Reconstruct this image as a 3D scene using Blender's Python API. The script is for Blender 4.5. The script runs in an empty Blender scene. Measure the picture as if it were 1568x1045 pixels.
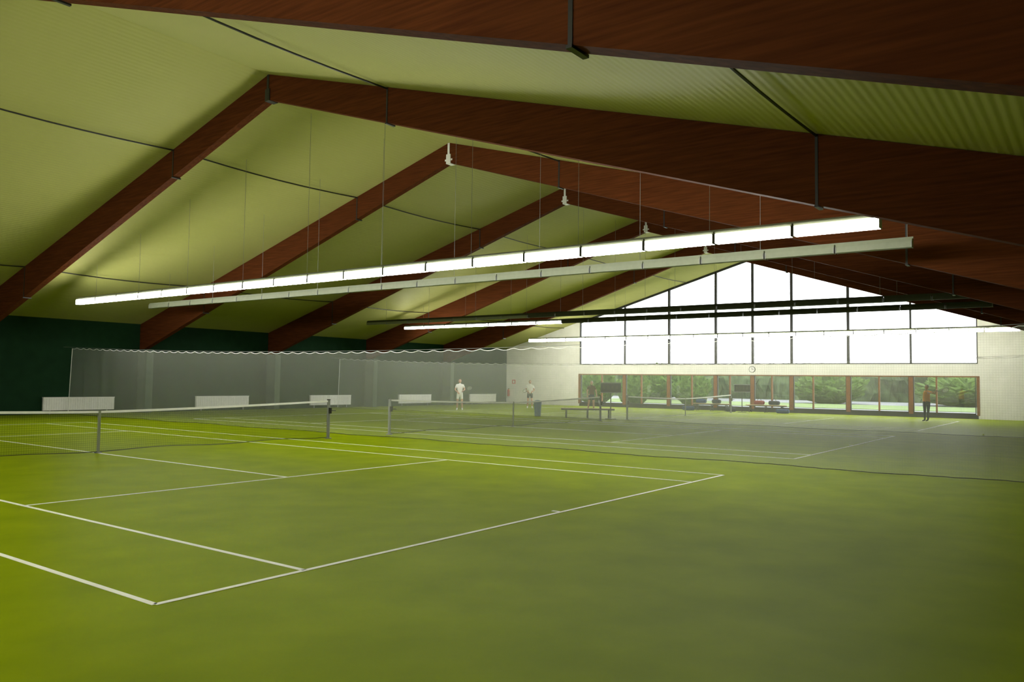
import bpy, bmesh, random
from math import *
from mathutils import Vector, Matrix, noise
random.seed(4)
scene=bpy.context.scene
scene.view_settings.view_transform='Standard'
scene.view_settings.look='None'
scene.view_settings.exposure=.40
# ------------------------------------------------------------------ hall dimensions (metres)
X0,XF=-1.75,48.98            # back gable, window gable
YL,YR,YC=36.45,-1.65,17.41   # long walls, ridge line
ZR,SL=9.63,0.2885            # ridge height, roof slope
BAY,XB=7.22,12.88
COURTX=[3.26,18.46,33.70]    # first doubles sideline of each court
YB=5.60; YN=YB+11.885
roof=lambda y: ZR-SL*abs(y-YC)
EAVE=roof(YL)
# ------------------------------------------------------------------ material helpers
def newmat(name):
    m=bpy.data.materials.new(name); m.use_nodes=True
    nt=m.node_tree; return m,nt,nt.nodes['Principled BSDF'],nt.nodes['Material Output']
def N(nt,t,**k):
    n=nt.nodes.new(t)
    for a,b in k.items(): setattr(n,a,b)
    return n
def noisy(name,c1,c2,scale=5,rough=.6,spec=.4,metal=0,stretch=(1,1,1),detail=4,bump=0,matte=0):
    m,nt,b,o=newmat(name)
    tc=N(nt,'ShaderNodeTexCoord'); mp=N(nt,'ShaderNodeMapping'); mp.inputs['Scale'].default_value=stretch
    nz=N(nt,'ShaderNodeTexNoise'); nz.inputs['Scale'].default_value=scale; nz.inputs['Detail'].default_value=detail
    cr=N(nt,'ShaderNodeValToRGB'); cr.color_ramp.elements[0].position=.3; cr.color_ramp.elements[1].position=.7
    cr.color_ramp.elements[0].color=(*c1,1); cr.color_ramp.elements[1].color=(*c2,1)
    L=nt.links.new
    L(tc.outputs['Object'],mp.inputs[0]); L(mp.outputs[0],nz.inputs['Vector']); L(nz.outputs['Fac'],cr.inputs[0]); L(cr.outputs[0],b.inputs['Base Color'])
    b.inputs['Roughness'].default_value=rough; b.inputs['Specular IOR Level'].default_value=spec; b.inputs['Metallic'].default_value=metal
    if bump:
        bp=N(nt,'ShaderNodeBump'); bp.inputs['Strength'].default_value=bump; bp.inputs['Distance'].default_value=.02
        L(nz.outputs['Fac'],bp.inputs['Height']); L(bp.outputs[0],b.inputs['Normal'])
    if matte:      # fibre pile: mostly diffuse, a little grazing sheen
        df=N(nt,'ShaderNodeBsdfDiffuse'); L(cr.outputs[0],df.inputs[0]); mx=N(nt,'ShaderNodeMixShader'); mx.inputs[0].default_value=matte
        if bump: L(bp.outputs[0],df.inputs['Normal'])
        L(b.outputs[0],mx.inputs[1]); L(df.outputs[0],mx.inputs[2]); L(mx.outputs[0],o.inputs['Surface'])
    return m
def plain(name,c,rough=.6,spec=.4,metal=0):
    return noisy(name,tuple(x*.92 for x in c),c,scale=9,rough=rough,spec=spec,metal=metal)
def emis(name,c,s):
    m,nt,b,o=newmat(name)
    b.inputs['Base Color'].default_value=(*c,1); b.inputs['Emission Color'].default_value=(*c,1); b.inputs['Emission Strength'].default_value=s
    return m
def netmat(name,ax,cell,t,col,base,amp):
    """knotted square mesh: threads of width t every cell metres over a fine sheer weave"""
    m,nt,b,o=newmat(name); L=nt.links.new
    tc=N(nt,'ShaderNodeTexCoord'); sp=N(nt,'ShaderNodeSeparateXYZ'); L(tc.outputs['Object'],sp.inputs[0])
    outs=[]
    for a in (ax,'Z'):
        d=N(nt,'ShaderNodeMath',operation='DIVIDE'); L(sp.outputs[a],d.inputs[0]); d.inputs[1].default_value=cell
        f=N(nt,'ShaderNodeMath',operation='FRACT'); L(d.outputs[0],f.inputs[0])
        l=N(nt,'ShaderNodeMath',operation='LESS_THAN'); L(f.outputs[0],l.inputs[0]); l.inputs[1].default_value=t/cell
        outs.append(l)
    mx=N(nt,'ShaderNodeMath',operation='MAXIMUM'); L(outs[0].outputs[0],mx.inputs[0]); L(outs[1].outputs[0],mx.inputs[1])
    ma=N(nt,'ShaderNodeMath',operation='MULTIPLY_ADD'); L(mx.outputs[0],ma.inputs[0]); ma.inputs[1].default_value=amp; ma.inputs[2].default_value=base
    tr=N(nt,'ShaderNodeBsdfTransparent'); df=N(nt,'ShaderNodeBsdfDiffuse'); df.inputs[0].default_value=(*col,1)
    tl=N(nt,'ShaderNodeBsdfTranslucent'); tl.inputs[0].default_value=(*col,1)
    a=N(nt,'ShaderNodeMixShader'); a.inputs[0].default_value=.5; L(df.outputs[0],a.inputs[1]); L(tl.outputs[0],a.inputs[2])
    s=N(nt,'ShaderNodeMixShader'); L(ma.outputs[0],s.inputs[0]); L(tr.outputs[0],s.inputs[1]); L(a.outputs[0],s.inputs[2])
    L(s.outputs[0],o.inputs['Surface']); nt.nodes.remove(b); return m
def glassmat():
    m,nt,b,o=newmat('window_glass'); L=nt.links.new; nt.nodes.remove(b)
    tr=N(nt,'ShaderNodeBsdfTransparent'); tr.inputs[0].default_value=(.95,.97,1,1); g=N(nt,'ShaderNodeBsdfGlossy'); g.inputs['Roughness'].default_value=.02
    s=N(nt,'ShaderNodeMixShader'); s.inputs[0].default_value=.08; L(tr.outputs[0],s.inputs[1]); L(g.outputs[0],s.inputs[2]); L(s.outputs[0],o.inputs['Surface'])
    return m
# ------------------------------------------------------------------ materials
M={}
M['turf']=noisy('green_court_carpet',(.165,.220,.0010),(.210,.270,.002),scale=1.3,rough=.42,spec=.14,detail=14,bump=.45,matte=.80)
M['line']=plain('white_line_paint',(.80,.80,.74),.7,.2)
M['wallgreen']=noisy('dark_green_wall',(.006,.024,.010),(.009,.034,.014),scale=2,rough=.8,spec=.1)
M['colgreen']=noisy('grey_green_column',(.05,.08,.055),(.07,.10,.07),scale=3,rough=.8,spec=.1)
M['cream']=noisy('pale_plaster',(.72,.71,.66),(.80,.79,.74),scale=1.5,rough=.85,spec=.1)
M['wood']=noisy('glulam_redbrown',(.062,.018,.0065),(.105,.031,.010),scale=5,rough=.6,spec=.04,stretch=(3,.25,5),detail=6,bump=.06,matte=.6)
M['frame']=noisy('brown_window_wood',(.15,.058,.018),(.23,.09,.03),scale=8,rough=.5,spec=.2)
M['dark']=plain('dark_steel',(.018,.018,.016),.45,.4)
M['black']=plain('black_paint',(.01,.01,.012),.5)
M['grey']=plain('grey_steel',(.22,.23,.22),.4,.4,.2)
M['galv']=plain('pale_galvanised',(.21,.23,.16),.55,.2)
M['galvd']=plain('galvanised_dark_silhouette',(.06,.065,.045),.6,.1)  # own tone of net hem and board digits; painted silhouette shade on light rows
M['white']=plain('white_enamel',(.78,.78,.76),.45)
M['tube']=emis('fluorescent_lit',(1,.98,.90),34)
M['tubefill']=emis('fluorescent_unseen_fill',(1,.98,.90),20)  # glow of the added, out-of-view fill row only
M['tubeoff']=plain('fluorescent_unlit',(.22,.24,.17),.4,.2)
M['netw']=netmat('divider_net_mesh','Y',.045,.005,(.82,.86,.76),.115,.13)
M['netb']=netmat('tennis_net_mesh','X',.045,.005,(.03,.04,.03),.12,.40)
M['glass']=glassmat()
M['skin']=plain('skin',(.50,.27,.18),.55)
M['hair']=plain('hair_brown',(.06,.035,.02),.6)
M['hairg']=plain('hair_grey',(.3,.28,.25),.6)
M['eye']=plain('eye_dark',(.02,.02,.02),.3)
M['lip']=plain('lips',(.35,.12,.09),.5)
M['shirtw']=plain('white_cloth',(.80,.80,.79),.9)
M['shirto']=plain('orange_cloth',(.70,.27,.03),.9)
M['shirtd']=plain('brown_cloth',(.09,.035,.02),.9)
M['navy']=plain('navy_cloth',(.012,.016,.035),.9)
M['red']=plain('red_paint',(.5,.03,.02),.5)
M['darkred']=plain('darkred_cloth',(.20,.03,.03),.8)
M['blue']=plain('blue_plastic',(.02,.09,.18),.5)
M['bluebag']=plain('blue_bag',(.02,.05,.14),.8)
M['yellow']=plain('yellow_felt',(.6,.7,.05),.9)
M['benchwood']=noisy('bench_wood',(.42,.30,.18),(.52,.38,.24),scale=6,rough=.6,stretch=(1,8,8))
M['grass']=noisy('lawn',(.06,.11,.02),(.12,.18,.04),scale=.6,rough=.9)
M['path']=noisy('pale_gravel',(.11,.12,.125),(.17,.18,.185),scale=.35,rough=.9,detail=8)
M['leaf']=noisy('tree_leaves',(.005,.014,.007),(.070,.100,.045),scale=1.1,rough=.8,detail=12,spec=.05)
M['leaf2']=noisy('shrub_leaves',(.008,.028,.004),(.095,.16,.03),scale=5,rough=.8,detail=12,spec=.05)
# ceiling: trapezoidal sheet, ribs parallel to the ridge
m,nt,b,o=newmat('yellow_ribbed_ceiling'); L=nt.links.new
tc=N(nt,'ShaderNodeTexCoord'); sp=N(nt,'ShaderNodeSeparateXYZ'); L(tc.outputs['Object'],sp.inputs[0])
mu=N(nt,'ShaderNodeMath',operation='MULTIPLY'); L(sp.outputs['Y'],mu.inputs[0]); mu.inputs[1].default_value=2*pi/.13
sn=N(nt,'ShaderNodeMath',operation='SINE'); L(mu.outputs[0],sn.inputs[0])
bp=N(nt,'ShaderNodeBump'); bp.inputs['Strength'].default_value=.28; bp.inputs['Distance'].default_value=.012; L(sn.outputs[0],bp.inputs['Height']); L(bp.outputs[0],b.inputs['Normal'])
nz=N(nt,'ShaderNodeTexNoise'); nz.inputs['Scale'].default_value=.25; L(tc.outputs['Object'],nz.inputs['Vector'])
cr=N(nt,'ShaderNodeValToRGB'); cr.color_ramp.elements[0].color=(.35,.36,.105,1); cr.color_ramp.elements[1].color=(.42,.41,.155,1); L(nz.outputs['Fac'],cr.inputs[0]); L(cr.outputs[0],b.inputs['Base Color'])
b.inputs['Roughness'].default_value=.6; b.inputs['Specular IOR Level'].default_value=.12
M['ceil']=m
# ------------------------------------------------------------------ mesh builder
class MB:
    def __init__(s): s.v=[];s.f=[];s.m=[];s.mats=[]
    def mi(s,k):
        if k not in s.mats: s.mats.append(k)
        return s.mats.index(k)
    def add(s,vs,fs,k):
        o=len(s.v); s.v+=[tuple(p) for p in vs]; i=s.mi(k)
        for f in fs: s.f.append(tuple(o+q for q in f)); s.m.append(i)
    def poly(s,pts,k): s.add(pts,[tuple(range(len(pts)))],k)
    def box(s,a,c,k):
        x0,y0,z0=[min(a[i],c[i]) for i in range(3)];x1,y1,z1=[max(a[i],c[i]) for i in range(3)]
        s.add([(x0,y0,z0),(x1,y0,z0),(x1,y1,z0),(x0,y1,z0),(x0,y0,z1),(x1,y0,z1),(x1,y1,z1),(x0,y1,z1)],
              [(0,3,2,1),(4,5,6,7),(0,1,5,4),(1,2,6,5),(2,3,7,6),(3,0,4,7)],k)
    def prismx(s,yz,x0,x1,k):
        n=len(yz); s.add([(x0,y,z) for y,z in yz]+[(x1,y,z) for y,z in yz],
            [tuple(range(n))]+[tuple(range(2*n-1,n-1,-1))]+[(i,i+n,(i+1)%n+n,(i+1)%n) for i in range(n)],k)
    def tube(s,p,q,r,k,n=8,r2=None):
        p=Vector(p);q=Vector(q); r2=r if r2 is None else r2
        d=(q-p).normalized(); a=d.orthogonal().normalized(); b=d.cross(a)
        vs=[]
        for c,rr in((p,r),(q,r2)):
            for i in range(n):
                t=2*pi*i/n; vs.append(c+(a*cos(t)+b*sin(t))*rr)
        s.add(vs,[(i,(i+1)%n,(i+1)%n+n,i+n) for i in range(n)]+[tuple(range(n-1,-1,-1)),tuple(range(n,2*n))],k)
    def sphere(s,c,r,k,nu=12,nv=8,keep=None):
        c=Vector(c); vs=[];fs=[]
        for j in range(nv+1):
            t=pi*j/nv
            for i in range(nu):
                p=2*pi*i/nu; vs.append(c+Vector((r[0]*sin(t)*cos(p),r[1]*sin(t)*sin(p),r[2]*cos(t))))
        for j in range(nv):
            for i in range(nu):
                f=(j*nu+i,(j+1)*nu+i,(j+1)*nu+(i+1)%nu,j*nu+(i+1)%nu)
                ce=sum((vs[q] for q in f),Vector())/4-c
                if keep is None or keep(ce): fs.append(f)
        s.add(vs,fs,k)
    def build(s,name,smooth=False,loc=None,rot=0):
        me=bpy.data.meshes.new(name); me.from_pydata(s.v,[],s.f)
        for k in s.mats: me.materials.append(M[k])
        me.polygons.foreach_set('material_index',s.m)
        if smooth: me.polygons.foreach_set('use_smooth',[True]*len(me.polygons))
        bm=bmesh.new(); bm.from_mesh(me); bmesh.ops.recalc_face_normals(bm,faces=bm.faces); bm.to_mesh(me); bm.free()
        me.update()
        ob=bpy.data.objects.new(name,me); scene.collection.objects.link(ob)
        if loc: ob.location=loc
        ob.rotation_euler[2]=rot
        return ob
# ------------------------------------------------------------------ room shell
b=MB(); b.box((X0,YR,-.1),(XF,YL,0),'turf'); b.build('floor')
b=MB(); b.box((X0-.2,YL,-.1),(XF+.3,YL+.25,EAVE+.1),'wallgreen'); b.build('wall_left')
b=MB(); b.box((X0-.2,YR-.25,-.1),(XF+.3,YR,EAVE+.1),'wallgreen'); b.build('wall_right')
b=MB(); b.prismx([(YR,-.1),(YL,-.1),(YL,EAVE+.05),(YC,ZR+.05),(YR,EAVE+.05)],X0-.2,X0,'cream'); b.build('wall_back')
# window gable
W1,W0=YC+12.55,YC-12.2; ZL0,ZL1,ZU=.22,2.28,2.93
b=MB()
b.prismx([(W1,0),(YL,0),(YL,EAVE+.05),(W1,roof(W1)+.05)],XF,XF+.3,'cream')
b.prismx([(YR,0),(W0,0),(W0,roof(W0)+.05),(YR,EAVE+.05)],XF,XF+.3,'cream')
b.box((XF,W0,ZL1),(XF+.3,W1,ZU),'cream'); b.box((XF,W0,-.1),(XF+.3,W1,ZL0-.08),'dark')
b.build('wall_front')
b=MB()
for s in(-1,1):
    ye=YC+s*19.4; t=.22
    b.prismx([(YC,ZR),(ye,roof(ye)),(ye,roof(ye)+t),(YC,ZR+t)],X0-.3,XF+.6,'ceil')
b.build('ceiling')
# upper glazing
b=MB(); mull=[YC+q for q in(-8.95,-5.65,-2.4,0,2.4,5.65,8.95)]
for y in mull:
    w=.075 if abs(abs(y-YC)-8.95)>.1 else .05
    b.box((XF+.02,y-w,ZU),(XF+.16,y+w,roof(y)),'dark')
for y in(W0,W1): b.box((XF+.02,y-.06,ZU),(XF+.16,y+.06,roof(y)),'dark')
for s in(-1,1):
    ye=W1 if s>0 else W0
    b.prismx([(YC,ZR-.13),(ye,roof(ye)-.13),(ye,roof(ye)),(YC,ZR)],XF+.02,XF+.16,'dark')
b.box((XF+.02,W0,ZU-.02),(XF+.16,W1,ZU+.06),'dark')
for z in(6.52,6.06):
    e=min((ZR-.05-z)/SL,12.2); b.box((XF-.04,YC-e,z-.09),(XF+.14,YC+e,z+.09),'black')
b.prismx([(W0,ZU+.05),(W1,ZU+.05),(W1,roof(W1)-.1),(YC,ZR-.1),(W0,roof(W0)-.1)],XF+.09,XF+.10,'glass')
b.build('window_1')
# lower glazing, brown timber frames
b=MB(); ys=[W0]+mull+[W1]
b.box((XF+.02,W0,ZL0-.08),(XF+.2,W1,ZL0),'black'); b.box((XF-.02,W0,ZL1-.07),(XF+.2,W1,ZL1),'frame')
for i,y in enumerate(ys):
    w=.11 if 0<i<len(ys)-1 else .07
    b.box((XF-.02,y-w,ZL0-.05),(XF+.2,y+w,ZL1),'frame')
for i in range(len(ys)-1):
    a,c=ys[i]+.11,ys[i+1]-.11
    mid=(a+c)/2 if i%2 else a+(c-a)*.62
    b.box((XF+.03,mid-.04,ZL0),(XF+.15,mid+.04,ZL1-.05),'frame')
    for y in(a+.02,c-.02): b.box((XF+.03,y-.02,ZL0),(XF+.15,y+.02,ZL1-.05),'dark')
    b.box((XF+.03,a,ZL0),(XF+.15,c,ZL0+.07),'dark')
b.box((XF+.09,W0,ZL0),(XF+.10,W1,ZL1-.05),'glass')
b.build('window_2')
# ------------------------------------------------------------------ glulam frames
STR=(4.4,13.9)
for k in range(-2,5):
    x=XB+k*BAY
    if x<X0+.1: x=X0+.15
    b=MB(); t=.11; dep=lambda d:.68+.033*d
    for s in(-1,1):
        e=19.05
        b.prismx([(YC+s*.015,ZR-.01),(YC+s*e,ZR-SL*e-.01),(YC+s*e,ZR-SL*e-dep(e)),(YC+s*.015,ZR-.68)],x-t,x+t,'wood')
        ye=YC+s*(e-.01)
        b.box((x-.17,ye-s*.75,0),(x+.17,ye,ZR-SL*e-dep(e)+.12),'colgreen')
        for d in STR:                      # slim steel straps at the purlin cables, with a foot below the beam
            y=YC+s*d; zt=ZR-SL*d; zb=zt-dep(d)
            b.box((x-t-.012,y-.022,zb-.03),(x-t+.005,y+.022,zt-.02),'dark'); b.box((x+t-.005,y-.022,zb-.03),(x+t+.012,y+.022,zt-.02),'dark')
            b.box((x-t-.03,y-.03,zb-.035),(x+t+.03,y+.03,zb-.005),'dark')
    # ridge hinge plates
    kk='white' if k>=1 else 'dark'
    b.box((x-t-.03,YC-.09,ZR-.72),(x+t+.03,YC+.09,ZR-.40),kk); b.box((x-t-.02,YC-.04,ZR-.45),(x+t+.02,YC+.04,ZR-.02),kk)
    if k>=1:
        b.box((x-.12,YC-.16,ZR-.62),(x+.12,YC+.16,ZR-.56),kk)
    b.build('roof_beam')
b=MB()
for s in(-1,1):
    for d in STR:
        y=YC+s*d; z0=roof(y)-.035
        for k in range(-2,5):
            xa=max(X0,XB+k*BAY); xb=XB+(k+1)*BAY; n=8
            P=[(xa+(xb-xa)*i/n,y,z0-.10*sin(pi*i/n)) for i in range(n+1)]
            for p,q in zip(P,P[1:]): b.tube(p,q,.022,'dark',6)
b.build('ceiling_cable_runs')
# ------------------------------------------------------------------ court lines, nets, dividers
for cx in COURTX:
    b=MB(); z0,z1=.0005,.004; w=.025
    def ln(xa,ya,xb,yb,ww=w):
        if xa==xb: b.box((cx+xa-ww,YB+ya,z0),(cx+xa+ww,YB+yb,z1),'line')
        else: b.box((cx+xa,YB+ya-ww,z0),(cx+xb,YB+ya+ww,z1),'line')
    for q in(0,10.97): ln(q,0,q,23.77)
    for q in(1.37,9.6): ln(q,0,q,23.77)
    for q in(0,23.77): ln(0,q,10.97,q,.028)
    for q in(5.485,18.285): ln(1.37,q,9.6,q)
    ln(5.485,5.485,5.485,18.285); ln(5.485,0,5.485,.14); ln(5.485,23.63,5.485,23.77)
    b.build('tennis_court_lines')
    b=MB(); n=28; xs=[cx-.914+12.8*i/n for i in range(n+1)]; mid=cx+5.485
    zt=lambda x: .914+.156*(abs(x-mid)/6.4)**1.4
    dp=lambda x: .03*sin((x-cx)*1.1)
    for p,q in zip(xs,xs[1:]):
        b.poly([(p,YN+dp(p),.05+.02*sin(p*2)),(q,YN+dp(q),.05+.02*sin(q*2)),(q,YN,zt(q)),(p,YN,zt(p))],'netb')
        for s in(-.012,.012): b.poly([(p,YN+s,zt(p)-.05),(q,YN+s,zt(q)-.05),(q,YN+s,zt(q)),(p,YN+s,zt(p))],'white')
        b.poly([(p,YN-.012,zt(p)),(q,YN-.012,zt(q)),(q,YN+.012,zt(q)),(p,YN+.012,zt(p))],'white')
        b.tube((p,YN+dp(p),.05+.02*sin(p*2)),(q,YN+dp(q),.05+.02*sin(q*2)),.008,'dark',5)
    b.box((mid-.025,YN-.02,0.005),(mid+.025,YN+.02,.92),'galv'); b.box((mid-.06,YN-.05,.005),(mid+.06,YN+.05,.02),'grey')
    for x in(cx-.914,cx+10.97+.914):
        b.tube((x,YN,0),(x,YN,1.08),.045,'grey',14); b.tube((x,YN,1.08),(x,YN,1.10),.052,'dark',14)
        b.tube((x,YN,0),(x,YN,.02),.10,'grey',14); b.box((x-.03,YN-.10,.70),(x+.03,YN-.03,.86),'dark'); b.tube((x,YN-.10,.78),(x+.12,YN-.16,.78),.012,'dark',6)
    b.build('tennis_net')
for xd in(16.55,31.6):
    b=MB(); ya,yb=YR+.15,35.6; n=480; T=[]
    wz=lambda y: 2.52+.36*((y-17)/18.4)**2
    for i in range(n+1):
        y=ya+(yb-ya)*i/n; am=.03+.09*max(0,(y-30)/6)
        px=xd+am*sin(y*5.1)+.02*sin(y*13.7+1); sc=abs(sin(pi*y/.55))
        T.append(((px*.15+xd*.85,y,wz(y)-.02-.05*sc),(px,y,1.3),(px+.01*sin(y*3),y,.03+.012*sin(y*1.3))))
    for p,q in zip(T,T[1:]):
        for j in(0,1): b.poly([p[j+1],q[j+1],q[j],p[j]],'netw')
        b.tube(p[2],q[2],.009,'galvd',4); b.tube(p[0],q[0],.010,'white',4)
    for i in range(40):
        y=ya+(yb-ya)*i/40; y2=ya+(yb-ya)*(i+1)/40; b.tube((xd,y,wz(y)),(xd,y2,wz(y2)),.007,'grey',4)
    b.tube((xd,35.6,wz(35.6)),(xd,YL-.02,2.91),.007,'grey',5); b.tube(T[-1][0],T[-1][2],.012,'white',5)
    b.build('divider_net')
# ------------------------------------------------------------------ fluorescent rows
for x,lit,z in((1.45,2,4.5),(14.9,1,4.50),(17.83,0,4.53),(30.1,3,4.64),(33.0,4,4.58),(45.3,1,4.5)):  # first row is unseen, added to brighten the foreground and ceiling
    b=MB(); y0,y1=3.0,31.8; n=19; st=(y1-y0)/n; hk='galvd' if lit in(3,4) else 'galv'  # darker housing colour paints the backlit look of the two rows before the window
    for i in range(n):
        a,c=y0+i*st+.015,y0+(i+1)*st-.015
        on=lit in(1,2) or (lit==4 and i>=12)
        tm='tubefill' if lit==2 else ('tube' if on else {0:'tubeoff',3:'galv' if i>=12 else 'galvd',4:'galvd'}[lit])  # bodies coloured darker where the window stands behind, as painted silhouette
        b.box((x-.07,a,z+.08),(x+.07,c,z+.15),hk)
        h=.085 if on and lit!=4 else .03
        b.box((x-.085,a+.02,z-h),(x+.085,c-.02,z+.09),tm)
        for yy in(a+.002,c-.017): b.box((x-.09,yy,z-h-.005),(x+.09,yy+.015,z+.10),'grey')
        if i%2==0: b.tube((x,a+.1,z+.15),(x,a+.1,roof(a+.1)-.03),.005,'grey',5)
    b.box((x-.02,y0,z+.15),(x+.02,y1,z+.19),hk)
    b.build('fluorescent_light_row')
# ------------------------------------------------------------------ radiators on the left wall
for k in range(5):
    xa=15.75+k*7.17; xb=xa+3.05; b=MB()
    b.box((xa,YL-.16,.16),(xb,YL-.06,.71),'white'); n=30
    for i in range(n):
        p=xa+.04+(3.05-.08)*i/n; b.box((p,YL-.175,.19),(p+.06,YL-.155,.68),'white')
    b.box((xa-.01,YL-.18,.70),(xb+.01,YL-.05,.73),'white')
    for p in(xa+.3,xb-.3): b.box((p-.02,YL-.13,0),(p+.02,YL-.09,.17),'grey'); b.box((p-.03,YL-.07,.3),(p+.03,YL-.003,.4),'grey')
    b.build('radiator')
# ------------------------------------------------------------------ benches, bin, boards, clock, extinguisher, bags
def bench(x,y,l,rot,name='bench',k='benchwood'):
    b=MB()
    for i in range(3): b.box((-l/2,-.17+i*.12,.42),(l/2,-.07+i*.12,.46),k)
    for px in(-l/2+.25,0,l/2-.25):
        for s in(-1,1): b.tube((px,s*.19,0),(px,s*.10,.42),.03,'dark',8)
        b.box((px-.02,-.16,.38),(px+.02,.18,.42),'dark'); b.box((px-.015,-.14,.16),(px+.015,.14,.19),'dark')
    b.box((-l/2,-.175,.37),(l/2,-.155,.43),'dark')
    return b.build(name,loc=(x,y,0),rot=rot)
VR=radians(-53.7)
bench(32.55,19.45,2.5,VR); bench(47.9,19.6,2.4,radians(90)); bench(47.9,16.2,2.4,radians(90))
b=MB()
b.tube((0,0,.02),(0,0,.70),.15,'blue',20,r2=.19); b.tube((0,0,.70),(0,0,.73),.205,'blue',20); b.sphere((0,0,.72),(.18,.18,.07),'blue',keep=lambda c:c.z>0)
b.tube((0,0,0),(0,0,.03),.16,'black',20); b.build('waste_bin',loc=(32.05,21.95,0))
def board(x,y,rot):
    b=MB(); b.box((-.46,-.03,1.22),(.46,.03,1.66),'black'); b.box((-.48,-.04,1.64),(.48,.04,1.68),'grey'); b.box((-.48,-.04,1.20),(.48,.04,1.24),'grey')
    for i in range(4): b.box((-.38+i*.2,-.036,1.36),(-.26+i*.2,-.031,1.54),'galvd')
    b.tube((0,0,0),(0,0,1.22),.025,'dark',8)
    b.box((-.25,-.03,0),(.25,.03,.03),'dark'); b.box((-.03,-.25,0),(.03,.25,.03),'dark'); b.build('scoreboard',loc=(x,y,0),rot=rot)
board(32.35,18.1,VR); board(46.9,17.3,VR)
b=MB()
b.tube((XF-.06,YC,2.62),(XF-.003,YC,2.62),.20,'dark',28); b.tube((XF-.065,YC,2.62),(XF-.055,YC,2.62),.175,'white',28)
b.box((XF-.075,YC-.008,2.62),(XF-.066,YC+.008,2.76),'black'); b.box((XF-.075,YC-.11,2.61),(XF-.066,YC,2.63),'black'); b.build('wall_clock')
b=MB(); xe,ye=XF-.13,36.15
b.tube((xe,ye,.55),(xe,ye,1.02),.085,'red',16); b.sphere((xe,ye,1.02),(.085,.085,.06),'red'); b.tube((xe,ye,1.06),(xe,ye,1.14),.025,'dark',8)
b.box((xe-.02,ye-.1,1.12),(xe+.02,ye+.03,1.15),'dark'); b.tube((xe,ye-.04,1.1),(xe-.05,ye-.13,.7),.012,'black',6); b.box((xe+.07,ye-.03,.6),(XF-.003,ye+.03,.95),'red'); b.build('fire_extinguisher')
b=MB()
b.box((XF-.02,35.6,1.5),(XF-.001,35.9,1.8),'red'); b.box((XF-.024,35.68,1.56),(XF-.02,35.82,1.74),'white'); b.build('fire_safety_sign')
def bag(x,y,z,l,k,rot=0):
    b=MB(); n=10
    prof=[(.14*abs(cos(t))**.6*(1 if cos(t)>0 else -1),.13+.13*abs(sin(t))**.6*(1 if sin(t)>0 else -1)) for t in[2*pi*i/n for i in range(n)]]
    secs=[(-l/2,.6),(-l/2+.06,.95),(0,1.0),(l/2-.06,.95),(l/2,.6)]
    vs=[(px,py*s,.13+(pz-.13)*s) for px,s in secs for py,pz in prof]
    fs=[(j*n+i,j*n+(i+1)%n,(j+1)*n+(i+1)%n,(j+1)*n+i) for j in range(4) for i in range(n)]+[tuple(range(n)),tuple(range(4*n,5*n))]
    b.add(vs,fs,k)
    pts=[(-.15+.3*i/8,0,.25+.13*sin(pi*i/8)) for i in range(9)]
    for p,q in zip(pts,pts[1:]): b.tube(p,q,.014,'black',5)
    b.build('sports_bag',smooth=False,loc=(x,y,z),rot=rot)
for x,y,z,l,k in((47.9,20.3,.463,.7,'bluebag'),(47.9,19.3,.463,.6,'navy'),(47.3,20.9,.002,.8,'bluebag'),(47.9,16.6,.463,.65,'darkred'),(47.9,15.7,.463,.7,'navy'),(47.3,15.0,.002,.75,'bluebag'),(47.2,18.1,.002,.6,'navy')):
    bag(x,y,z,l,k,radians(90+random.uniform(-20,20)))
b=MB(); b.sphere((0,0,0),(.034,.034,.034),'yellow'); b.build('tennis_ball',smooth=True,loc=(32.3,3.3,.034))
# ------------------------------------------------------------------ people
def racket(name,grip,tip,normal):
    g=Vector(grip);t=Vector(tip); d=(t-g).normalized(); nrm=Vector(normal); nrm=(nrm-nrm.dot(d)*d).normalized(); s=d.cross(nrm)
    b=MB(); b.tube(g-d*.06,g+d*.16,.016,'black',8); b.tube(g+d*.16,g+d*.30,.013,'dark',8)
    c=g+d*.47; n=22; R=[c+d*.17*cos(2*pi*i/n)+s*.125*sin(2*pi*i/n) for i in range(n)]
    for i in range(n): b.tube(R[i],R[(i+1)%n],.014,'dark',6)
    for i in range(-5,6):
        u=i*.022; h=.17*sqrt(max(0,1-(u/.125)**2)); b.tube(c+s*u-d*h,c+s*u+d*h,.0015,'white',3)
    for i in range(-7,8):
        u=i*.022; h=.125*sqrt(max(0,1-(u/.17)**2)); b.tube(c+d*u-s*h,c+d*u+s*h,.0015,'white',3)
    return b.build(name)
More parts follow.
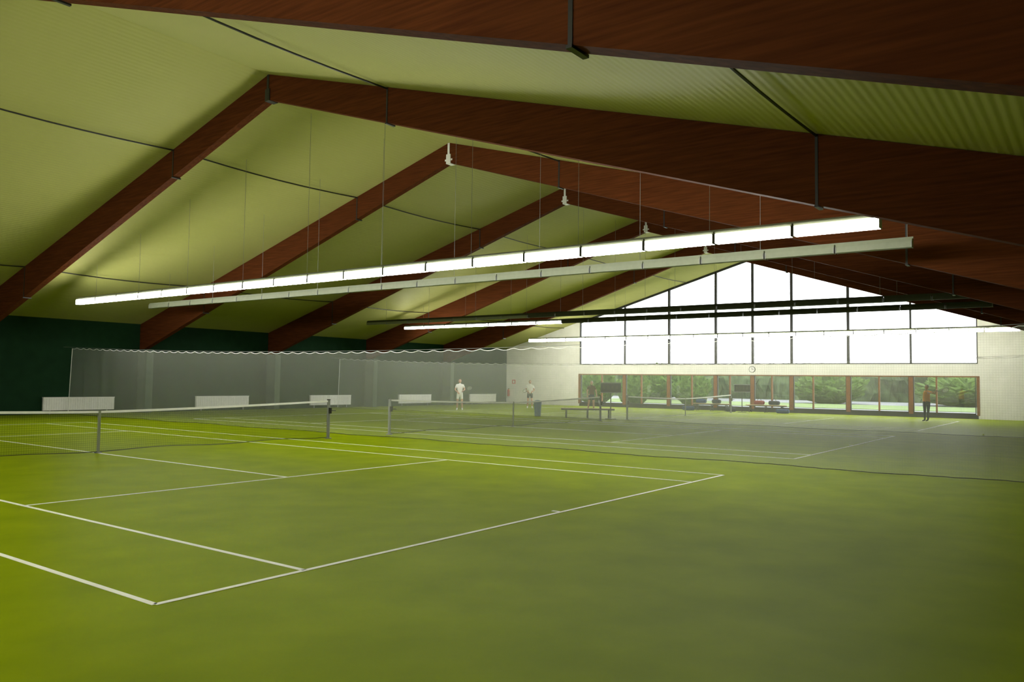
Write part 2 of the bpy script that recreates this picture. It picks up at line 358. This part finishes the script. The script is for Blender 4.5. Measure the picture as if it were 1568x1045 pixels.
def person(name,loc,J,shirt,legs,hair,face=0,sleeve=.55,legcut=.6,rk=None,longleg=False):
    """J: joints in metres, local x = to the viewer's right, y = away; z up"""
    J={k:Vector(v) for k,v in J.items()}
    edges=[('pelvis','waist'),('waist','chest'),('chest','neck'),('neck','headb'),('chest','shl'),('shl','el'),('el','wl'),('chest','shr'),('shr','er'),('er','wr'),
           ('pelvis','hipl'),('hipl','kl'),('kl','al'),('al','tl'),('pelvis','hipr'),('hipr','kr'),('kr','ar'),('ar','tr')]
    rad=dict(pelvis=(.155,.115),waist=(.145,.105),chest=(.165,.115),neck=(.062,.062),headb=(.055,.055),shl=(.068,.065),el=(.043,.043),wl=(.028,.024),shr=(.068,.065),er=(.043,.043),wr=(.028,.024),
             hipl=(.10,.10),kl=(.060,.062),al=(.042,.046),tl=(.040,.030),hipr=(.10,.10),kr=(.060,.062),ar=(.042,.046),tr=(.040,.030))
    ks=list(rad); me=bpy.data.meshes.new(name); me.from_pydata([J[k] for k in ks],[(ks.index(a),ks.index(c)) for a,c in edges],[])
    ob=bpy.data.objects.new(name,me); scene.collection.objects.link(ob)
    sk=ob.modifiers.new('Skin','SKIN'); sk.use_smooth_shade=True
    for i,k in enumerate(ks):
        me.skin_vertices[0].data[i].radius=rad[k]; me.skin_vertices[0].data[i].use_root=(k=='pelvis')
    ss=ob.modifiers.new('S','SUBSURF'); ss.levels=2; ss.render_levels=2
    dg=bpy.context.evaluated_depsgraph_get(); me2=bpy.data.meshes.new_from_object(ob.evaluated_get(dg))
    bpy.data.objects.remove(ob)
    B=MB(); co=[v.co.copy() for v in me2.vertices]
    seg={'torso':[('pelvis','waist'),('waist','chest'),('chest','neck')],'ua':[('shl','el'),('shr','er')],'fa':[('el','wl'),('er','wr')],'th':[('hipl','kl'),('hipr','kr')],
         'sh':[('kl','al'),('kr','ar')],'ft':[('al','tl'),('ar','tr')],'nk':[('neck','headb')]}
    def near(p):
        best=(9,None,0)
        for g,l in seg.items():
            for a,c in l:
                A,Cc=J[a],J[c]; t=max(0,min(1,(p-A).dot(Cc-A)/((Cc-A).length_squared))); d=(p-A.lerp(Cc,t)).length/(1.5 if g=='torso' else 1)
                if d<best[0]: best=(d,g,t)
        return best[1],best[2]
    groups={}
    for p in me2.polygons:
        c=p.center; g,t=near(c)
        if g=='torso': k=legs if c.z<J['pelvis'].z+.02 else shirt
        elif g=='ua': k=shirt if t<sleeve else 'skin'
        elif g=='th': k=legs if (t<legcut or longleg) else 'skin'
        elif g=='sh': k=legs if longleg else ('shirtw' if t>.82 else 'skin')
        elif g=='ft': k='shirtw' if not longleg else 'navy'
        else: k='skin'
        groups.setdefault(k,[]).append(tuple(p.vertices))
    o=len(B.v); B.v+=[tuple(c) for c in co]
    for k,fs in groups.items():
        i=B.mi(k)
        for f in fs: B.f.append(tuple(o+q for q in f)); B.m.append(i)
    # head
    H=MB(); 
    H.sphere((0,0,0),(.076,.094,.115),'skin',18,14); H.sphere((0,-.012,-.055),(.058,.072,.062),'skin',14,10)
    H.sphere((0,.010,.016),(.083,.098,.112),hair,18,14,keep=lambda c:(c.y>-.035 and c.z>-.045) or c.z>.062)
    H.add([(0,-.088,.02),(-.014,-.088,-.026),(.014,-.088,-.026),(0,-.116,-.022)],[(0,1,3),(0,3,2),(1,2,3)],'skin')
    for s in(-1,1):
        H.sphere((s*.030,-.084,.010),(.013,.010,.009),'shirtw',8,6); H.sphere((s*.030,-.092,.010),(.006,.005,.006),'eye',8,6)
        H.box((s*.030-.016,-.092,.028),(s*.030+.016,-.080,.033),hair); H.sphere((s*.080,.008,-.005),(.012,.020,.032),'skin',8,6)
    H.sphere((0,-.083,-.055),(.024,.010,.008),'lip',8,6)
    hc=J['headb']+Vector((0,-.012,.105)); rm=Matrix.Rotation(face,3,'Z')
    o=len(B.v); B.v+=[tuple(hc+rm@Vector(p)) for p in H.v]
    for f,mi in zip(H.f,H.m): B.f.append(tuple(o+q for q in f)); B.m.append(B.mi(H.mats[mi]))
    # hands: palm + five bent fingers
    for w,e,side in(('wl','el',-1),('wr','er',1)):
        d=(J[w]-J[e]).normalized(); a=d.cross(Vector((0,1,0)))
        if a.length<.2: a=d.cross(Vector((1,0,0)))
        a.normalize(); n=d.cross(a); p0=J[w]
        B.tube(p0-d*.01,p0+d*.085,.030,'skin',8,r2=.036)
        for i,(l) in enumerate((.070,.080,.074,.058)):
            q=p0+d*.080+a*(-.030+.020*i); m1=q+d*l*.5+n*side*.012; m2=m1+d*l*.22+n*side*.032
            B.tube(q,m1,.0095,'skin',6,r2=.0085); B.tube(m1,m2,.0085,'skin',6,r2=.007); B.sphere(m2,(.007,)*3,'skin',6,4)
        q=p0+d*.03-a*.028; m1=q+d*.035-a*.030; m2=m1+d*.032-a*.004+n*side*.01
        B.tube(q,m1,.012,'skin',6,r2=.010); B.tube(m1,m2,.010,'skin',6,r2=.008)
    ob=B.build(name,smooth=True,loc=loc,rot=VR)
    if rk:
        w=J[rk[0]]; e=J['el' if rk[0]=='wl' else 'er']; g=w+(w-e).normalized()*.09
        r=racket('tennis_racket',g,Vector(g)+Vector(rk[1]),rk[2]); r.location=loc; r.rotation_euler[2]=VR
    return ob
base=dict(pelvis=(0,0,.95),waist=(0,0,1.12),chest=(0,.0,1.34),neck=(0,-.005,1.49),headb=(0,-.015,1.55),shl=(-.185,0,1.42),shr=(.185,0,1.42),
    el=(-.25,.02,1.14),wl=(-.24,-.10,.90),er=(.25,.02,1.14),wr=(.24,-.12,.92),hipl=(-.095,0,.88),kl=(-.13,-.03,.48),al=(-.15,.02,.085),tl=(-.17,-.16,.04),
    hipr=(.095,0,.88),kr=(.12,-.03,.48),ar=(.14,.02,.085),tr=(.17,-.15,.04))
person('tennis_player',(34.6,29.0,0),dict(base,el=(-.27,-.02,1.16),wl=(-.10,-.22,1.02),er=(.27,-.05,1.18),wr=(.20,-.26,1.10)),'shirtw','shirtw','hair',rk=('wr',(.45,-.2,.22),(0,1,.2)))
person('tennis_player',(40.9,28.6,0),dict(base,el=(-.26,.04,1.15),wl=(-.12,-.18,1.02),er=(.26,.0,1.14),wr=(.12,-.2,1.02)),'shirtw','navy','hair',rk=('wl',(-.2,-.3,.1),(0,1,.2)),face=.4)
person('tennis_player',(40.6,24.0,0),dict(base,kl=(-.16,-.05,.48),al=(-.20,.05,.085),tl=(-.26,-.12,.04),er=(.27,.05,1.15),wr=(.30,-.06,.90)),'shirtd','navy','hairg',rk=('wr',(.10,-.35,-.30),(1,0,0)),face=-.5)
person('tennis_player',(43.0,6.75,0),dict(base,chest=(.01,0,1.34),shl=(-.15,-.08,1.42),shr=(.17,.07,1.43),el=(.02,-.27,1.36),wl=(.24,-.26,1.44),er=(.42,-.04,1.36),wr=(.36,-.22,1.50),
    kl=(-.12,-.06,.50),al=(-.06,.06,.085),tl=(-.22,-.02,.04),kr=(.05,-.04,.49),ar=(.10,.08,.085),tr=(-.04,.02,.04)),'shirto','navy','hair',rk=('wl',(.45,.02,.05),(0,1,.45)),face=-1.3,longleg=True)
# ------------------------------------------------------------------ outside
b=MB(); b.box((XF+.3,-110,-.3),(180,200,-.12),'path'); b.build('gravel_ground')
b=MB(); b.box((66,-110,-.12),(80,200,-.08),'grass'); b.build('lawn_ground')
def hedge(name,x,ya,yb,h,d,k,seed):
    b=MB(); n=int((yb-ya)/.3); m=18; vs=[]
    for i in range(n+1):
        y=ya+(yb-ya)*i/n
        for j in range(m+1):
            t=pi*j/m; px=x-d*cos(t)*(1 if abs(cos(t))<.7 else .95); pz=h*min(1,sin(t)*1.5)
            q=noise.noise(Vector((px*.4+seed,y*.25,pz*.4))); q2=noise.noise(Vector((px*1.6+seed,y*1.9,pz*1.6)))
            vs.append((px+q*1.6+q2*.7,y+q2*.5,max(-.12,pz*(1+.16*q+.10*q2)-.12)))
    fs=[(i*(m+1)+j,i*(m+1)+j+1,(i+1)*(m+1)+j+1,(i+1)*(m+1)+j) for i in range(n) for j in range(m)]
    b.add(vs,fs,k); b.build(name)
hedge('hedge',102,-30,140,3.7,3,'leaf',0)
for i,(x,y,h,w) in enumerate(((57.5,33.6,2.5,1.5),(56,29.3,2.3,1.2),(64,28,2.6,1.5),(84,22,3.0,3.2),(88,-2,3.2,4.5),(86,10,2.6,4.2),(82,40,3.2,3))):
    b=MB(); b.sphere((0,0,h*.5),(w,w,h*.52),'leaf2',56,36)
    b.v=[tuple(Vector(p)*(1+.30*noise.noise(Vector(p)*1.3+Vector((i*7,0,0)))+.22*noise.noise(Vector(p)*4.5))) for p in b.v]
    b.v=[(p[0],p[1],max(p[2],0)) for p in b.v]; b.tube((0,0,0),(0,0,.5),.08,'frame',8)
    b.build('garden_shrub',loc=(x,y,-.12))
# ------------------------------------------------------------------ light
w=bpy.data.worlds.new('World'); scene.world=w; w.use_nodes=True
bg=w.node_tree.nodes['Background']; bg.inputs[0].default_value=(1,.99,.95,1); bg.inputs[1].default_value=4.8
for z0,z1,ya,yb in((ZU,9.5,W0,W1),(ZL0,ZL1,W0,W1)):
    l=bpy.data.lights.new('window_portal','AREA'); l.shape='RECTANGLE'; l.size=yb-ya; l.size_y=z1-z0; l.cycles.is_portal=True
    ob=bpy.data.objects.new('window_portal',l); scene.collection.objects.link(ob); ob.location=(XF+.4,(ya+yb)/2,(z0+z1)/2)
    ob.rotation_euler=(radians(90),0,radians(90))
# ------------------------------------------------------------------ camera
f,a,pt,ro,h=1225.3,radians(36.299),radians(2.901),radians(.761),1.665
F=Vector((cos(a)*cos(pt),sin(a)*cos(pt),sin(pt))); R=Vector((sin(a),-cos(a),0)); U=R.cross(F)
R2=R*cos(ro)+U*sin(ro); U2=-R*sin(ro)+U*cos(ro)
cd=bpy.data.cameras.new('camera'); co=bpy.data.objects.new('camera',cd); scene.collection.objects.link(co); scene.camera=co
cd.sensor_width=36; cd.lens=36*f/1568; cd.clip_end=500; cd.clip_start=.05
mt=Matrix((R2,U2,-F)).transposed().to_4x4(); mt.translation=(0,0,h); co.matrix_world=mt
